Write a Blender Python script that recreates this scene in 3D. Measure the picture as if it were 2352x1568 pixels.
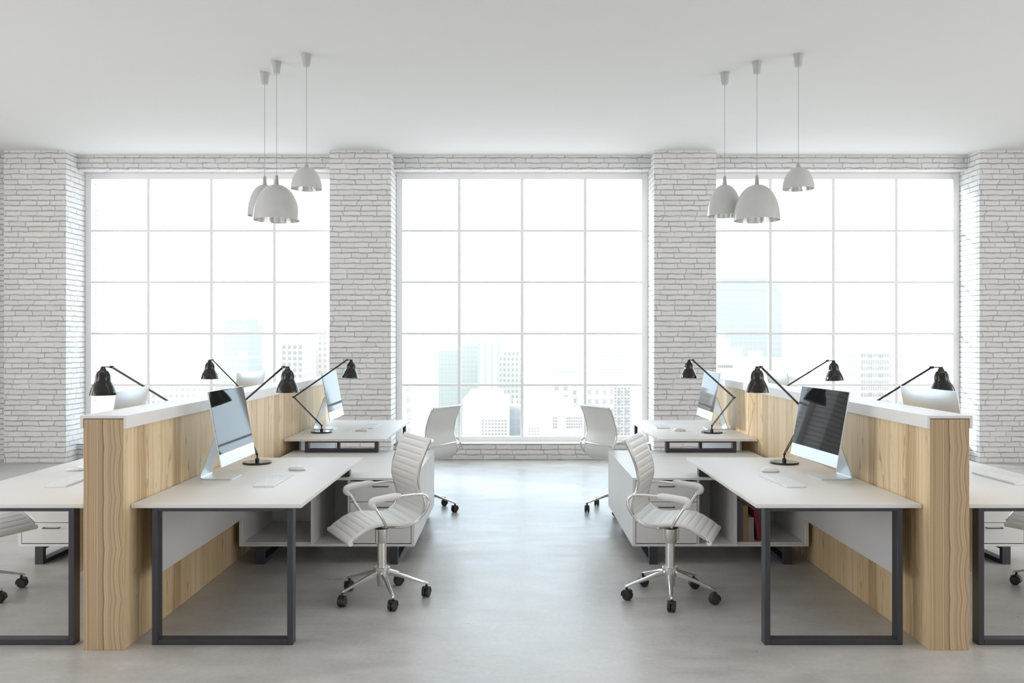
import bpy, bmesh, math, random
from mathutils import Vector, Matrix
R = math.radians
for o in list(bpy.data.objects):
    bpy.data.objects.remove(o)
sc = bpy.context.scene
COL = sc.collection
random.seed(7)

# ------------------------------------------------------------------ camera
F = 1920.0                      # focal length in pixels of the 2352 px wide frame
EYE = 1.6
cam = bpy.data.cameras.new('camera')
cam.sensor_width = 36.0
cam.lens = F / 2352 * 36.0
cam.clip_start = 0.05
cam.clip_end = 4000
camo = bpy.data.objects.new('camera', cam)
COL.objects.link(camo)
camo.location = (0, 0, EYE)
camo.rotation_euler = (R(90), 0, 0)
sc.camera = camo

# ------------------------------------------------------------------ exposure
vs = sc.view_settings
vs.view_transform = 'Standard'
vs.look = 'None'
vs.gamma = 1
vs.use_curve_mapping = False
vs.exposure = 0.09

# ------------------------------------------------------------------ sky
world = bpy.data.worlds.new('sky')
sc.world = world
world.use_nodes = True
wn = world.node_tree
wn.nodes.clear()
w_out = wn.nodes.new('ShaderNodeOutputWorld')
w_bg = wn.nodes.new('ShaderNodeBackground')
w_tc = wn.nodes.new('ShaderNodeTexCoord')
w_sep = wn.nodes.new('ShaderNodeSeparateXYZ')
w_ramp = wn.nodes.new('ShaderNodeValToRGB')
w_map = wn.nodes.new('ShaderNodeMapRange')
w_map.inputs['From Min'].default_value = -1
w_map.inputs['From Max'].default_value = 1
wn.links.new(w_tc.outputs['Generated'], w_sep.inputs[0])
wn.links.new(w_sep.outputs['Y'], w_map.inputs['Value'])
wn.links.new(w_map.outputs[0], w_ramp.inputs[0])
w_ramp.color_ramp.elements[0].position = 0.52      # sky over the far side of the building, behind the camera
w_ramp.color_ramp.elements[0].color = (1.07, 1.045, 1.02, 1)
w_ramp.color_ramp.elements[1].position = 0.75      # sky outside the big windows
w_ramp.color_ramp.elements[1].color = (0.74, 0.88, 1.0, 1)
wn.links.new(w_ramp.outputs[0], w_bg.inputs['Color'])
w_bg.inputs['Strength'].default_value = 3.5
wn.links.new(w_bg.outputs[0], w_out.inputs['Surface'])

# ------------------------------------------------------------------ sun
SUN_DIR = Vector((0.84, -0.47, -0.27)).normalized()
sun = bpy.data.lights.new('sun', 'SUN')
sun.energy = 3.0
sun.angle = R(4)
sun.color = (1.0, 0.98, 0.95)
suno = bpy.data.objects.new('sun', sun)
COL.objects.link(suno)
suno.rotation_euler = SUN_DIR.to_track_quat('-Z', 'Y').to_euler()

# portals in the window openings
def portal(x0, x1, z0, z1, y, face):
    l = bpy.data.lights.new('window_portal', 'AREA')
    l.shape = 'RECTANGLE'
    l.size = x1 - x0
    l.size_y = z1 - z0
    l.cycles.is_portal = True
    o = bpy.data.objects.new('window_portal', l)
    COL.objects.link(o)
    o.location = ((x0 + x1) / 2, y, (z0 + z1) / 2)
    o.rotation_euler = (R(90) * face, 0, 0)

CEIL = 4.118
PW = [(-6.698, -5.880), (-2.405, -1.596), (1.874, 2.692), (6.162, 6.980)]   # pillars, left to right
BAYS = [(PW[i][1], PW[i + 1][0]) for i in range(3)]
Y_PIL, Y_WALL, Y_FRAME = 11.02, 11.31, 11.51
SILL, HEAD = 0.216, 3.921
X_L, X_R, Y_B = -9.2, 9.5, -5.6
for a, b in BAYS:
    portal(a, b, SILL, HEAD, 11.75, -1)
FILL_SIDE_BAYS = [(-4.5, -1.03), (-0.22, 3.25), (4.06, 7.53)]     # unseen openings added to both end walls to light the room from the sides
for a, b in FILL_SIDE_BAYS:
    for xw, sg in ((X_L - 0.25, 1), (X_R + 0.25, -1)):
        l = bpy.data.lights.new('window_portal', 'AREA')
        l.shape = 'RECTANGLE'; l.size = HEAD - SILL; l.size_y = b - a; l.cycles.is_portal = True
        o = bpy.data.objects.new('window_portal', l); COL.objects.link(o)
        o.location = (xw, (a + b) / 2, (SILL + HEAD) / 2)
        o.rotation_euler = (0, -R(90) * sg, 0)

# a long rooflight added as overhead fill for the near desks, out of view
FILL_ROOFLIGHT = (-5.6, 5.6, 4.15, 4.85)
l = bpy.data.lights.new('window_portal', 'AREA')
l.shape = 'RECTANGLE'; l.size = FILL_ROOFLIGHT[1] - FILL_ROOFLIGHT[0]; l.size_y = FILL_ROOFLIGHT[3] - FILL_ROOFLIGHT[2]; l.cycles.is_portal = True
o = bpy.data.objects.new('window_portal', l); COL.objects.link(o)
o.location = (0, (FILL_ROOFLIGHT[2] + FILL_ROOFLIGHT[3]) / 2, CEIL + 0.24)

# ------------------------------------------------------------------ materials
def new_mat(name):
    m = bpy.data.materials.new(name)
    m.use_nodes = True
    nt = m.node_tree
    bs = nt.nodes['Principled BSDF']
    return m, nt, bs

def simple(name, col, rough=0.5, metal=0.0, spec=0.5, coat=0.0, var=0.0, scale=40.0, bump=0.0):
    m, nt, bs = new_mat(name)
    bs.inputs['Roughness'].default_value = rough
    bs.inputs['Metallic'].default_value = metal
    bs.inputs['Specular IOR Level'].default_value = spec
    bs.inputs['Coat Weight'].default_value = coat
    bs.inputs['Coat Roughness'].default_value = 0.05
    tc = nt.nodes.new('ShaderNodeTexCoord')
    no = nt.nodes.new('ShaderNodeTexNoise')
    no.inputs['Scale'].default_value = scale
    nt.links.new(tc.outputs['Object'], no.inputs['Vector'])
    mx = nt.nodes.new('ShaderNodeMix')
    mx.data_type = 'RGBA'
    nt.links.new(no.outputs['Fac'], mx.inputs['Factor'])
    mx.inputs['A'].default_value = tuple(c * (1 - var) for c in col) + (1,)
    mx.inputs['B'].default_value = tuple(min(1, c * (1 + var)) for c in col) + (1,)
    nt.links.new(mx.outputs['Result'], bs.inputs['Base Color'])
    if bump:
        bp = nt.nodes.new('ShaderNodeBump')
        bp.inputs['Strength'].default_value = bump
        bp.inputs['Distance'].default_value = 0.002
        nt.links.new(no.outputs['Fac'], bp.inputs['Height'])
        nt.links.new(bp.outputs['Normal'], bs.inputs['Normal'])
    return m

class NB:
    """tiny node helper"""
    def __init__(s, nt): s.nt = nt
    def n(s, t, **kw):
        x = s.nt.nodes.new(t)
        for k, v in kw.items(): setattr(x, k, v)
        return x
    def put(s, sock, v):
        if isinstance(v, bpy.types.NodeSocket): s.nt.links.new(v, sock)
        else: sock.default_value = v
    def m(s, op, a, b=0.0, c=0.0):
        x = s.n('ShaderNodeMath', operation=op)
        s.put(x.inputs[0], a); s.put(x.inputs[1], b); s.put(x.inputs[2], c)
        return x.outputs[0]
    def sep(s, v):
        x = s.n('ShaderNodeSeparateXYZ'); s.put(x.inputs[0], v); return x.outputs
    def comb(s, a, b, c):
        x = s.n('ShaderNodeCombineXYZ')
        s.put(x.inputs[0], a); s.put(x.inputs[1], b); s.put(x.inputs[2], c); return x.outputs[0]
    def noise(s, v, scale, detail=2.0, rough=0.5, dim='3D'):
        x = s.n('ShaderNodeTexNoise', noise_dimensions=dim)
        s.put(x.inputs['Vector'], v) if dim != '1D' else s.put(x.inputs['W'], v)
        x.inputs['Scale'].default_value = scale
        x.inputs['Detail'].default_value = detail
        x.inputs['Roughness'].default_value = rough
        return x.outputs['Fac']
    def rng(s, v, a, b, c, d, smooth=False):
        x = s.n('ShaderNodeMapRange')
        if smooth: x.interpolation_type = 'SMOOTHSTEP'
        s.put(x.inputs['Value'], v)
        for k, q in zip(('From Min', 'From Max', 'To Min', 'To Max'), (a, b, c, d)): s.put(x.inputs[k], q)
        return x.outputs[0]
    def mix(s, f, a, b, mode='MIX'):
        x = s.n('ShaderNodeMix', data_type='RGBA', blend_type=mode)
        s.put(x.inputs['Factor'], f)
        for k, q in (('A', a), ('B', b)):
            if isinstance(q, tuple) and len(q) == 3: q = q + (1,)
            s.put(x.inputs[k], q)
        return x.outputs['Result']
    def ramp(s, v, stops):
        x = s.n('ShaderNodeValToRGB'); s.put(x.inputs[0], v)
        cr = x.color_ramp
        while len(cr.elements) < len(stops): cr.elements.new(0.5)
        for e, (p, c) in zip(cr.elements, stops):
            e.position = p; e.color = tuple(c) + (1,)
        return x.outputs[0]

def mat_brick():
    m, nt, bs = new_mat('white_painted_brick')
    b = NB(nt)
    tc = b.n('ShaderNodeTexCoord').outputs['Object']
    x, y, z = b.sep(tc)
    u = b.m('ADD', x, y)
    # hand-laid: the courses wander and their joints swell and fade
    wob = b.noise(b.comb(b.m('MULTIPLY', u, 7.0), b.m('MULTIPLY', z, 13.0), 0.0), 1.0, 3.0)
    v2 = b.m('ADD', z, b.m('MULTIPLY', b.m('SUBTRACT', wob, 0.5), 0.030))
    row = b.m('FLOOR', b.m('DIVIDE', v2, 0.0692))
    wobu = b.noise(b.comb(b.m('MULTIPLY', u, 3.0), b.m('MULTIPLY', row, 7.3), b.m('MULTIPLY', z, 6.0)), 1.0, 1.0)
    rw = b.n('ShaderNodeTexWhiteNoise', noise_dimensions='1D'); b.put(rw.inputs['W'], row)
    u2 = b.m('ADD', b.m('ADD', u, b.m('MULTIPLY', rw.outputs['Value'], 0.9)), b.m('MULTIPLY', b.m('SUBTRACT', wobu, 0.5), 0.12))
    fz = b.m('FRACT', b.m('DIVIDE', v2, 0.0692))
    dz = b.m('MULTIPLY', b.m('MINIMUM', fz, b.m('SUBTRACT', 1.0, fz)), 0.0692)
    br = b.m('DIVIDE', u2, 0.212)
    fu = b.m('FRACT', br)
    du = b.m('MULTIPLY', b.m('MINIMUM', fu, b.m('SUBTRACT', 1.0, fu)), 0.212)
    cell = b.n('ShaderNodeTexWhiteNoise', noise_dimensions='2D')
    b.put(cell.inputs['Vector'], b.comb(b.m('FLOOR', br), row, 0.0))
    cval = cell.outputs['Value']
    sz = b.noise(b.comb(b.m('MULTIPLY', u, 4.0), b.m('MULTIPLY', row, 3.1), 2.0), 1.0, 3.0)
    hz = b.m('MULTIPLY', b.rng(dz, 0.0028, 0.0095, 1.0, 0.0, True), b.rng(sz, 0.26, 0.50, 0.25, 1.0))
    sv = b.noise(b.comb(b.m('MULTIPLY', br, 0.8), b.m('MULTIPLY', row, 2.3), 9.0), 1.0, 1.0)
    hu = b.m('MULTIPLY', b.rng(du, 0.001, 0.008, 1.0, 0.0, True), b.rng(sv, 0.36, 0.58, 0.10, 0.95))
    joint = b.m('MAXIMUM', hz, hu)
    chips = b.noise(b.comb(b.m('MULTIPLY', u, 22.0), b.m('MULTIPLY', z, 45.0), 0.0), 1.0, 4.0)
    chip = b.m('MULTIPLY', b.rng(chips, 0.66, 0.74, 0.0, 0.45), b.rng(cval, 0.5, 0.9, 0.0, 1.0))
    tone = b.rng(cval, 0.0, 1.0, 0.93, 1.03)
    base = b.mix(b.rng(cval, 0.80, 0.95, 0.0, 0.35), (0.80, 0.79, 0.785), (0.80, 0.745, 0.705))
    base = b.mix(1.0, base, b.comb(tone, tone, tone), 'MULTIPLY')
    col = b.mix(b.m('MULTIPLY', joint, 0.80), base, (0.23, 0.24, 0.255))
    col = b.mix(chip, col, (0.45, 0.44, 0.43))
    b.put(bs.inputs['Base Color'], col)
    bs.inputs['Roughness'].default_value = 0.75
    bp = b.n('ShaderNodeBump'); bp.inputs['Strength'].default_value = 0.55; bp.inputs['Distance'].default_value = 0.006
    h = b.m('SUBTRACT', b.m('MULTIPLY', chips, 0.35), joint)
    b.put(bp.inputs['Height'], h); b.put(bs.inputs['Normal'], bp.outputs['Normal'])
    return m

def mat_concrete():
    m, nt, bs = new_mat('polished_concrete')
    b = NB(nt)
    tc = b.n('ShaderNodeTexCoord').outputs['Object']
    n1 = b.noise(tc, 0.7, 5.0, 0.6)
    x, y, z = b.sep(tc)
    n2 = b.noise(b.comb(b.m('MULTIPLY', x, 2.2), b.m('MULTIPLY', y, 5.0), 0.0), 1.0, 6.0, 0.65)
    n3 = b.noise(tc, 38.0, 3.0, 0.6)
    f = b.m('ADD', b.m('MULTIPLY', n1, 0.45), b.m('ADD', b.m('MULTIPLY', n2, 0.40), b.m('MULTIPLY', n3, 0.15)))
    col = b.ramp(f, [(0.36, (0.36, 0.338, 0.315)), (0.5, (0.50, 0.482, 0.46)), (0.64, (0.63, 0.615, 0.595))])
    b.put(bs.inputs['Base Color'], col)
    b.put(bs.inputs['Roughness'], b.rng(n2, 0.3, 0.7, 0.27, 0.40))
    bs.inputs['Specular IOR Level'].default_value = 0.5
    bs.inputs['IOR'].default_value = 1.55
    bp = b.n('ShaderNodeBump'); bp.inputs['Strength'].default_value = 0.06; bp.inputs['Distance'].default_value = 0.003
    b.put(bp.inputs['Height'], n3); b.put(bs.inputs['Normal'], bp.outputs['Normal'])
    return m

def mat_wood_side():
    m, nt, bs = new_mat('ash_veneer_boards')
    b = NB(nt)
    tc = b.n('ShaderNodeTexCoord').outputs['Object']
    x, y, z = b.sep(tc)
    wav = b.noise(b.comb(b.m('MULTIPLY', y, 6.0), 0.0, b.m('MULTIPLY', z, 2.4)), 1.0, 2.0)
    yy = b.m('ADD', y, b.m('MULTIPLY', b.m('SUBTRACT', wav, 0.5), 0.05))
    g1 = b.noise(b.comb(b.m('MULTIPLY', yy, 30.0), 0.0, b.m('MULTIPLY', z, 0.5)), 1.0, 4.0, 0.6)
    g2 = b.noise(b.comb(b.m('MULTIPLY', yy, 120.0), 0.0, b.m('MULTIPLY', z, 2.0)), 1.0, 2.0)
    board = b.m('FLOOR', b.m('DIVIDE', y, 0.152))
    wn_ = b.n('ShaderNodeTexWhiteNoise', noise_dimensions='1D'); b.put(wn_.inputs['W'], board)
    f = b.m('ADD', b.m('MULTIPLY', g1, 0.60), b.m('ADD', b.m('MULTIPLY', g2, 0.2), b.m('MULTIPLY', wn_.outputs['Value'], 0.20)))
    col = b.ramp(f, [(0.30, (0.40, 0.265, 0.13)), (0.43, (0.66, 0.48, 0.265)), (0.56, (0.80, 0.61, 0.37)), (0.70, (0.88, 0.73, 0.50))])
    # swirling darker flecks of cathedral grain
    fl = b.noise(b.comb(b.m('MULTIPLY', yy, 26.0), 3.0, b.m('MULTIPLY', z, 7.0)), 1.0, 3.0)
    msk = b.noise(b.comb(b.m('MULTIPLY', y, 6.5), 7.0, b.m('MULTIPLY', z, 0.8)), 1.0, 1.0)
    d = b.m('MULTIPLY', b.rng(fl, 0.56, 0.66, 0.0, 0.55, True), b.rng(msk, 0.50, 0.60, 0.0, 1.0))
    col = b.mix(d, col, (0.30, 0.19, 0.09))
    b.put(bs.inputs['Base Color'], col)
    bs.inputs['Roughness'].default_value = 0.45
    return m

def mat_wood_end():
    m, nt, bs = new_mat('zebra_grain_veneer')
    b = NB(nt)
    tc = b.n('ShaderNodeTexCoord').outputs['Object']
    x, y, z = b.sep(tc)
    ph = b.m('FRACT', b.m('DIVIDE', z, 0.262))
    tri = b.m('POWER', b.m('ABSOLUTE', b.m('SUBTRACT', b.m('MULTIPLY', ph, 2.0), 1.0)), 1.7)
    amp = b.rng(x, -0.05, 0.095, 0.0, 0.0135, True)
    n0 = b.noise(b.comb(b.m('MULTIPLY', x, 10.0), 0.0, b.m('MULTIPLY', z, 3.0)), 1.0, 2.0)
    u = b.m('ADD', b.m('SUBTRACT', x, b.m('MULTIPLY', tri, amp)), b.m('MULTIPLY', b.m('SUBTRACT', n0, 0.5), 0.012))
    s1 = b.noise(b.m('MULTIPLY', u, 105.0), 1.0, 2.0, 0.6, dim='1D')
    s2 = b.noise(b.m('MULTIPLY', u, 26.0), 1.0, 1.0, 0.5, dim='1D')
    pore = b.noise(b.comb(b.m('MULTIPLY', u, 240.0), 0.0, b.m('MULTIPLY', z, 210.0)), 1.0, 1.0)
    f = b.m('ADD', b.m('MULTIPLY', s1, 0.70), b.m('ADD', b.m('MULTIPLY', s2, 0.20), b.m('MULTIPLY', pore, 0.10)))
    col = b.ramp(f, [(0.33, (0.15, 0.082, 0.038)), (0.40, (0.33, 0.215, 0.118)), (0.47, (0.50, 0.352, 0.205)), (0.62, (0.64, 0.49, 0.315))])
    b.put(bs.inputs['Base Color'], col)
    bs.inputs['Roughness'].default_value = 0.5
    return m

def mat_glass():
    m = bpy.data.materials.new('window_glass')
    m.use_nodes = True
    nt = m.node_tree; nt.nodes.clear()
    b = NB(nt)
    out = b.n('ShaderNodeOutputMaterial')
    tr = b.n('ShaderNodeBsdfTransparent'); tr.inputs[0].default_value = (0.97, 0.99, 0.985, 1)
    gl = b.n('ShaderNodeBsdfGlossy'); gl.inputs['Roughness'].default_value = 0.02
    fr = b.n('ShaderNodeFresnel'); fr.inputs[0].default_value = 1.45
    mx = b.n('ShaderNodeMixShader')
    b.put(mx.inputs[0], b.m('MULTIPLY', fr.outputs[0], 0.8))
    b.put(mx.inputs[1], tr.outputs[0]); b.put(mx.inputs[2], gl.outputs[0])
    b.put(out.inputs[0], mx.outputs[0])
    return m

M = dict(
    brick=mat_brick(), floor=mat_concrete(), wood=mat_wood_side(), wood_end=mat_wood_end(), glass=mat_glass(),
    plaster=simple('white_ceiling_plaster', (0.80, 0.80, 0.795), 0.9, var=0.012, scale=3.0),
    frame=simple('white_window_frame', (0.94, 0.94, 0.94), 0.45, var=0.01),
    table=simple('white_laminate', (0.84, 0.825, 0.81), 0.42, var=0.01, scale=12),
    cabinet=simple('white_lacquered_board', (0.83, 0.825, 0.81), 0.4, var=0.008, scale=9),
    modesty=simple('pale_grey_board', (0.74, 0.74, 0.735), 0.45, var=0.01, scale=9),
    steel=simple('charcoal_powder_coat', (0.042, 0.043, 0.051), 0.42, var=0.05, scale=300),
    handle=simple('dark_grey_handle_metal', (0.10, 0.10, 0.105), 0.35, metal=0.5),
    leather=simple('white_leatherette', (0.83, 0.83, 0.82), 0.42, var=0.015, scale=120, bump=0.05),
    chrome=simple('brushed_aluminium', (0.80, 0.80, 0.79), 0.22, metal=1.0, var=0.02, scale=90),
    satin=simple('satin_aluminium', (0.78, 0.77, 0.755), 0.34, metal=1.0, var=0.02, scale=90),
    black=simple('black_plastic', (0.018, 0.018, 0.019), 0.4),
    lamp=simple('black_enamel', (0.014, 0.013, 0.012), 0.13, coat=0.15),
    lamp_in=simple('warm_white_enamel_lining', (0.75, 0.73, 0.70), 0.4),
    bulb=simple('frosted_bulb_glass', (0.86, 0.86, 0.84), 0.3),
    alu=simple('pale_computer_aluminium', (0.76, 0.81, 0.85), 0.32, metal=0.6, var=0.01),
    screen=simple('black_screen_glass', (0.012, 0.013, 0.014), 0.03, spec=0.32),
    bezel=simple('black_screen_border', (0.010, 0.010, 0.011), 0.06, spec=0.6),
    pendant=simple('white_glazed_shade', (0.60, 0.60, 0.585), 0.16, coat=0.5),
    pend_in=simple('polished_shade_lining', (0.75, 0.75, 0.73), 0.12, metal=0.6),
    cup=simple('grey_ceiling_rose', (0.47, 0.47, 0.465), 0.4),
    cord=simple('grey_flex', (0.42, 0.42, 0.43), 0.6),
    key=simple('white_keys', (0.93, 0.93, 0.95), 0.4),
    keybody=simple('light_keyboard_case', (0.90, 0.91, 0.93), 0.4),
    mouse=simple('white_glossy_mouse', (0.88, 0.88, 0.87), 0.15, coat=0.5),
    book_blue=simple('slate_blue_cloth', (0.16, 0.17, 0.22), 0.7, var=0.06, scale=200),
    book_tan=simple('tan_cloth', (0.40, 0.26, 0.14), 0.7, var=0.06, scale=200),
    book_grey=simple('grey_cloth', (0.36, 0.33, 0.30), 0.7, var=0.06, scale=200),
    book_red=simple('dark_red_cloth', (0.22, 0.025, 0.035), 0.6, var=0.06, scale=200),
    page=simple('cream_paper', (0.74, 0.70, 0.62), 0.8, var=0.05, scale=300),
)

# ------------------------------------------------------------------ mesh helpers
def catmull(pts, n=6, closed=False):
    P = [Vector(p) for p in pts]
    out = []
    N = len(P)
    segs = N if closed else N - 1
    for i in range(segs):
        p1, p2 = P[i], P[(i + 1) % N]
        p0 = P[i - 1] if (closed or i > 0) else p1 * 2 - p2
        p3 = P[(i + 2) % N] if (closed or i + 2 < N) else p2 * 2 - p1
        for k in range(n):
            t = k / n
            out.append(0.5 * ((2 * p1) + (p2 - p0) * t + (2 * p0 - 5 * p1 + 4 * p2 - p3) * t * t + (3 * p1 - p0 - 3 * p2 + p3) * t ** 3))
    if not closed:
        out.append(P[-1])
    return out

class MB:
    def __init__(s):
        s.bm = bmesh.new()
    def box(s, x0, x1, y0, y1, z0, z1, bev=0.0, mi=0, seg=1):
        r = bmesh.ops.create_cube(s.bm, size=1.0)
        vs_ = r['verts']
        for v in vs_:
            v.co = Vector(((x0 + x1) / 2 + v.co.x * (x1 - x0), (y0 + y1) / 2 + v.co.y * (y1 - y0), (z0 + z1) / 2 + v.co.z * (z1 - z0)))
        fs = {f for v in vs_ for f in v.link_faces}
        for f in fs: f.material_index = mi
        if bev:
            es = {e for v in vs_ for e in v.link_edges}
            bmesh.ops.bevel(s.bm, geom=list(es), offset=bev, segments=seg, affect='EDGES', profile=0.6)
        return s
    def tube(s, pts, r, seg=8, closed=False, mi=0, cap=True, flat=1.0):
        P = [Vector(p) for p in pts]
        n = len(P)
        rs = r if isinstance(r, (list, tuple)) else [r] * n
        T = []
        for i in range(n):
            a = P[(i - 1) % n] if (closed or i > 0) else P[i]
            c = P[(i + 1) % n] if (closed or i < n - 1) else P[i]
            t = c - a
            T.append(t.normalized() if t.length > 1e-9 else Vector((0, 0, 1)))
        up = Vector((0, 0, 1)) if abs(T[0].z) < 0.9 else Vector((1, 0, 0))
        nrm = (up - T[0] * up.dot(T[0])).normalized()
        rings = []
        for i in range(n):
            nrm = (nrm - T[i] * nrm.dot(T[i])).normalized()
            bi = T[i].cross(nrm)
            ring = []
            for k in range(seg):
                a = 2 * math.pi * k / seg
                ring.append(s.bm.verts.new(P[i] + nrm * math.cos(a) * rs[i] * flat + bi * math.sin(a) * rs[i]))
            rings.append(ring)
        m = n if closed else n - 1
        for i in range(m):
            A, B = rings[i], rings[(i + 1) % n]
            for k in range(seg):
                f = s.bm.faces.new((A[k], A[(k + 1) % seg], B[(k + 1) % seg], B[k]))
                f.material_index = mi; f.smooth = True
        if cap and not closed:
            for ring, rev in ((rings[0], True), (rings[-1], False)):
                f = s.bm.faces.new(list(reversed(ring)) if rev else ring); f.material_index = mi
        return s
    def lathe(s, prof, c=(0, 0, 0), seg=32, mi=0, mod=None, axis='Z', cap=True, flip=False):
        c = Vector(c)
        rings = []
        for (r, z) in prof:
            ring = []
            for k in range(seg):
                a = 2 * math.pi * k / seg
                rr = r * (mod(a, z) if mod else 1.0)
                p = (math.cos(a) * rr, math.sin(a) * rr, z)
                if axis == 'X': p = (p[2], p[0], p[1])
                if axis == 'Y': p = (p[0], p[2], p[1])
                ring.append(s.bm.verts.new(c + Vector(p)))
            rings.append(ring)
        for A, B in zip(rings, rings[1:]):
            for k in range(seg):
                f = s.bm.faces.new((A[k], A[(k + 1) % seg], B[(k + 1) % seg], B[k]))
                f.smooth = True; f.material_index = mi
        if cap:
            for ring in (rings[0], rings[-1]):
                if (ring[0].co - ring[seg // 2].co).length > 1e-5:
                    f = s.bm.faces.new(ring); f.material_index = mi
        return s
    def grid(s, rows, mi=0, smooth=True, closed_u=False):
        V = [[s.bm.verts.new(p) for p in row] for row in rows]
        for A, B in zip(V, V[1:]):
            n = len(A)
            for k in range(n if closed_u else n - 1):
                f = s.bm.faces.new((A[k], A[(k + 1) % n], B[(k + 1) % n], B[k])); f.smooth = smooth; f.material_index = mi
        return V
    def build(s, name, mats, parent=None, loc=None, rot=None, recalc=True, auto=True):
        if recalc:
            bmesh.ops.recalc_face_normals(s.bm, faces=s.bm.faces)
        me = bpy.data.meshes.new(name)
        s.bm.to_mesh(me); s.bm.free()
        for m in (mats if isinstance(mats, (list, tuple)) else [mats]):
            me.materials.append(m)
        if auto:
            try: me.set_sharp_from_angle(angle=R(40))
            except Exception: pass
        o = bpy.data.objects.new(name, me)
        COL.objects.link(o)
        if parent is not None: o.parent = parent
        if loc is not None: o.location = loc
        if rot is not None: o.rotation_euler = rot
        return o

def thing(name, label, cat, loc=(0, 0, 0), rz=0.0, group=None):
    o = bpy.data.objects.new(name, None)
    o.empty_display_size = 0.1
    COL.objects.link(o)
    o.location = loc; o.rotation_euler = (0, 0, rz)
    return tag(o, label, cat, group)

def tag(o, label, cat, group=None):
    o['label'] = label; o['category'] = cat
    if group: o['group'] = group
    return o

def struct(o, label=None, cat=None):
    o['kind'] = 'structure'
    if label: o['label'] = label
    if cat: o['category'] = cat
    return o

KIDS = {}
def kids(o):
    return [c for c in bpy.data.objects if c.parent == o]

def dup(root, loc, rz, label, group=None):
    def rec(src, par):
        c = src.copy(); COL.objects.link(c)
        if par is not None: c.parent = par
        for ch in kids(src): rec(ch, c)
        return c
    r = rec(root, None)
    r.location = loc; r.rotation_euler = (0, 0, rz)
    r['label'] = label
    if group: r['group'] = group
    return r

# ------------------------------------------------------------------ the room
f = MB(); f.box(X_L - 0.3, X_R + 0.3, Y_B, 12.1, -0.2, 0.0)
struct(f.build('floor', M['floor']), 'grey polished concrete floor reflecting the tall windows', 'floor')
f = MB()
f.box(X_L - 0.3, X_R + 0.3, Y_B, FILL_ROOFLIGHT[2], CEIL, CEIL + 0.25)
f.box(X_L - 0.3, X_R + 0.3, FILL_ROOFLIGHT[3], 12.1, CEIL, CEIL + 0.25)
f.box(X_L - 0.3, FILL_ROOFLIGHT[0], FILL_ROOFLIGHT[2], FILL_ROOFLIGHT[3], CEIL, CEIL + 0.25)
f.box(FILL_ROOFLIGHT[1], X_R + 0.3, FILL_ROOFLIGHT[2], FILL_ROOFLIGHT[3], CEIL, CEIL + 0.25)
struct(f.build('ceiling', M['plaster']), 'plain white ceiling above the office', 'ceiling')
for nm, xa, xb, lb in (('wall_left', X_L - 0.3, X_L, 'white painted brick wall at the left end of the office'), ('wall_right', X_R, X_R + 0.3, 'white painted brick wall at the right end of the office')):
    f = MB()
    ys = [Y_B] + [v for bay in FILL_SIDE_BAYS for v in bay] + [12.1]
    for i in range(0, len(ys), 2): f.box(xa, xb, ys[i], ys[i + 1], 0, CEIL)
    for a, b_ in FILL_SIDE_BAYS:  # wall below and above the added side-light openings
        f.box(xa, xb, a, b_, 0, SILL); f.box(xa, xb, a, b_, HEAD, CEIL)
    struct(f.build(nm, M['brick']), lb, 'wall')
f = MB(); f.box(X_L - 0.3, X_R + 0.3, Y_B - 0.3, Y_B, 0, CEIL)
struct(f.build('wall_front', M['brick']), 'white painted brick wall behind the camera', 'wall')
f = MB()
for a, b_ in BAYS:
    f.box(a, b_, Y_WALL, 11.85, 0, SILL)
    f.box(a, b_, Y_WALL, 11.85, HEAD, CEIL)
f.box(X_L, PW[0][0], Y_WALL, 11.85, 0, CEIL)
f.box(PW[3][1], X_R, Y_WALL, 11.85, 0, CEIL)
struct(f.build('wall_back', M['brick']), 'white painted brick wall below and above the tall windows', 'wall')
PL = ['white brick pillar at the far left edge of the photo',
      'white brick pillar between the left and the middle window',
      'white brick pillar between the middle and the right window',
      'white brick pillar at the far right edge, its side sunlit']
for (a, b_), lb in zip(PW, PL):
    f = MB(); f.box(a, b_, Y_PIL, 11.85, 0, CEIL)
    struct(f.build('pillar', M['brick']), lb, 'pillar')

def window(i, a, b_, label):
    w = MB()
    fw = 0.085
    zb, zt = 0.292, 3.834
    w.box(a, a + fw, Y_FRAME, Y_FRAME + 0.07, SILL, HEAD, 0.004)
    w.box(b_ - fw, b_, Y_FRAME, Y_FRAME + 0.07, SILL, HEAD, 0.004)
    w.box(a + fw, b_ - fw, Y_FRAME, Y_FRAME + 0.07, SILL, zb, 0.004)
    w.box(a + fw, b_ - fw, Y_FRAME, Y_FRAME + 0.07, zt, HEAD, 0.004)
    # bright painted sill in front of the frame
    w.box(a, b_, Y_WALL - 0.004, Y_FRAME, SILL - 0.001, SILL + 0.006)
    o = struct(w.build('window_%d' % i, M['frame']), label, 'window')
    for k in (1, 2, 3):
        x = a + (b_ - a) * k / 4
        q = MB(); q.box(x - 0.021, x + 0.021, Y_FRAME + 0.004, Y_FRAME + 0.062, zb, zt, 0.003)
        q.build('mullion', M['frame'], o)
    for k in (1, 2, 3, 4):
        z = zb + (zt - zb) * k / 5
        q = MB(); q.box(a + fw, b_ - fw, Y_FRAME + 0.012, Y_FRAME + 0.056, z - 0.0155, z + 0.0155, 0.003)
        q.build('glazing_bar', M['frame'], o)
    q = MB(); q.grid([[(a + fw, Y_FRAME + 0.034, zb), (b_ - fw, Y_FRAME + 0.034, zb)], [(a + fw, Y_FRAME + 0.034, zt), (b_ - fw, Y_FRAME + 0.034, zt)]], smooth=False)
    q.build('glass_pane', M['glass'], o)
    return o
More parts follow.
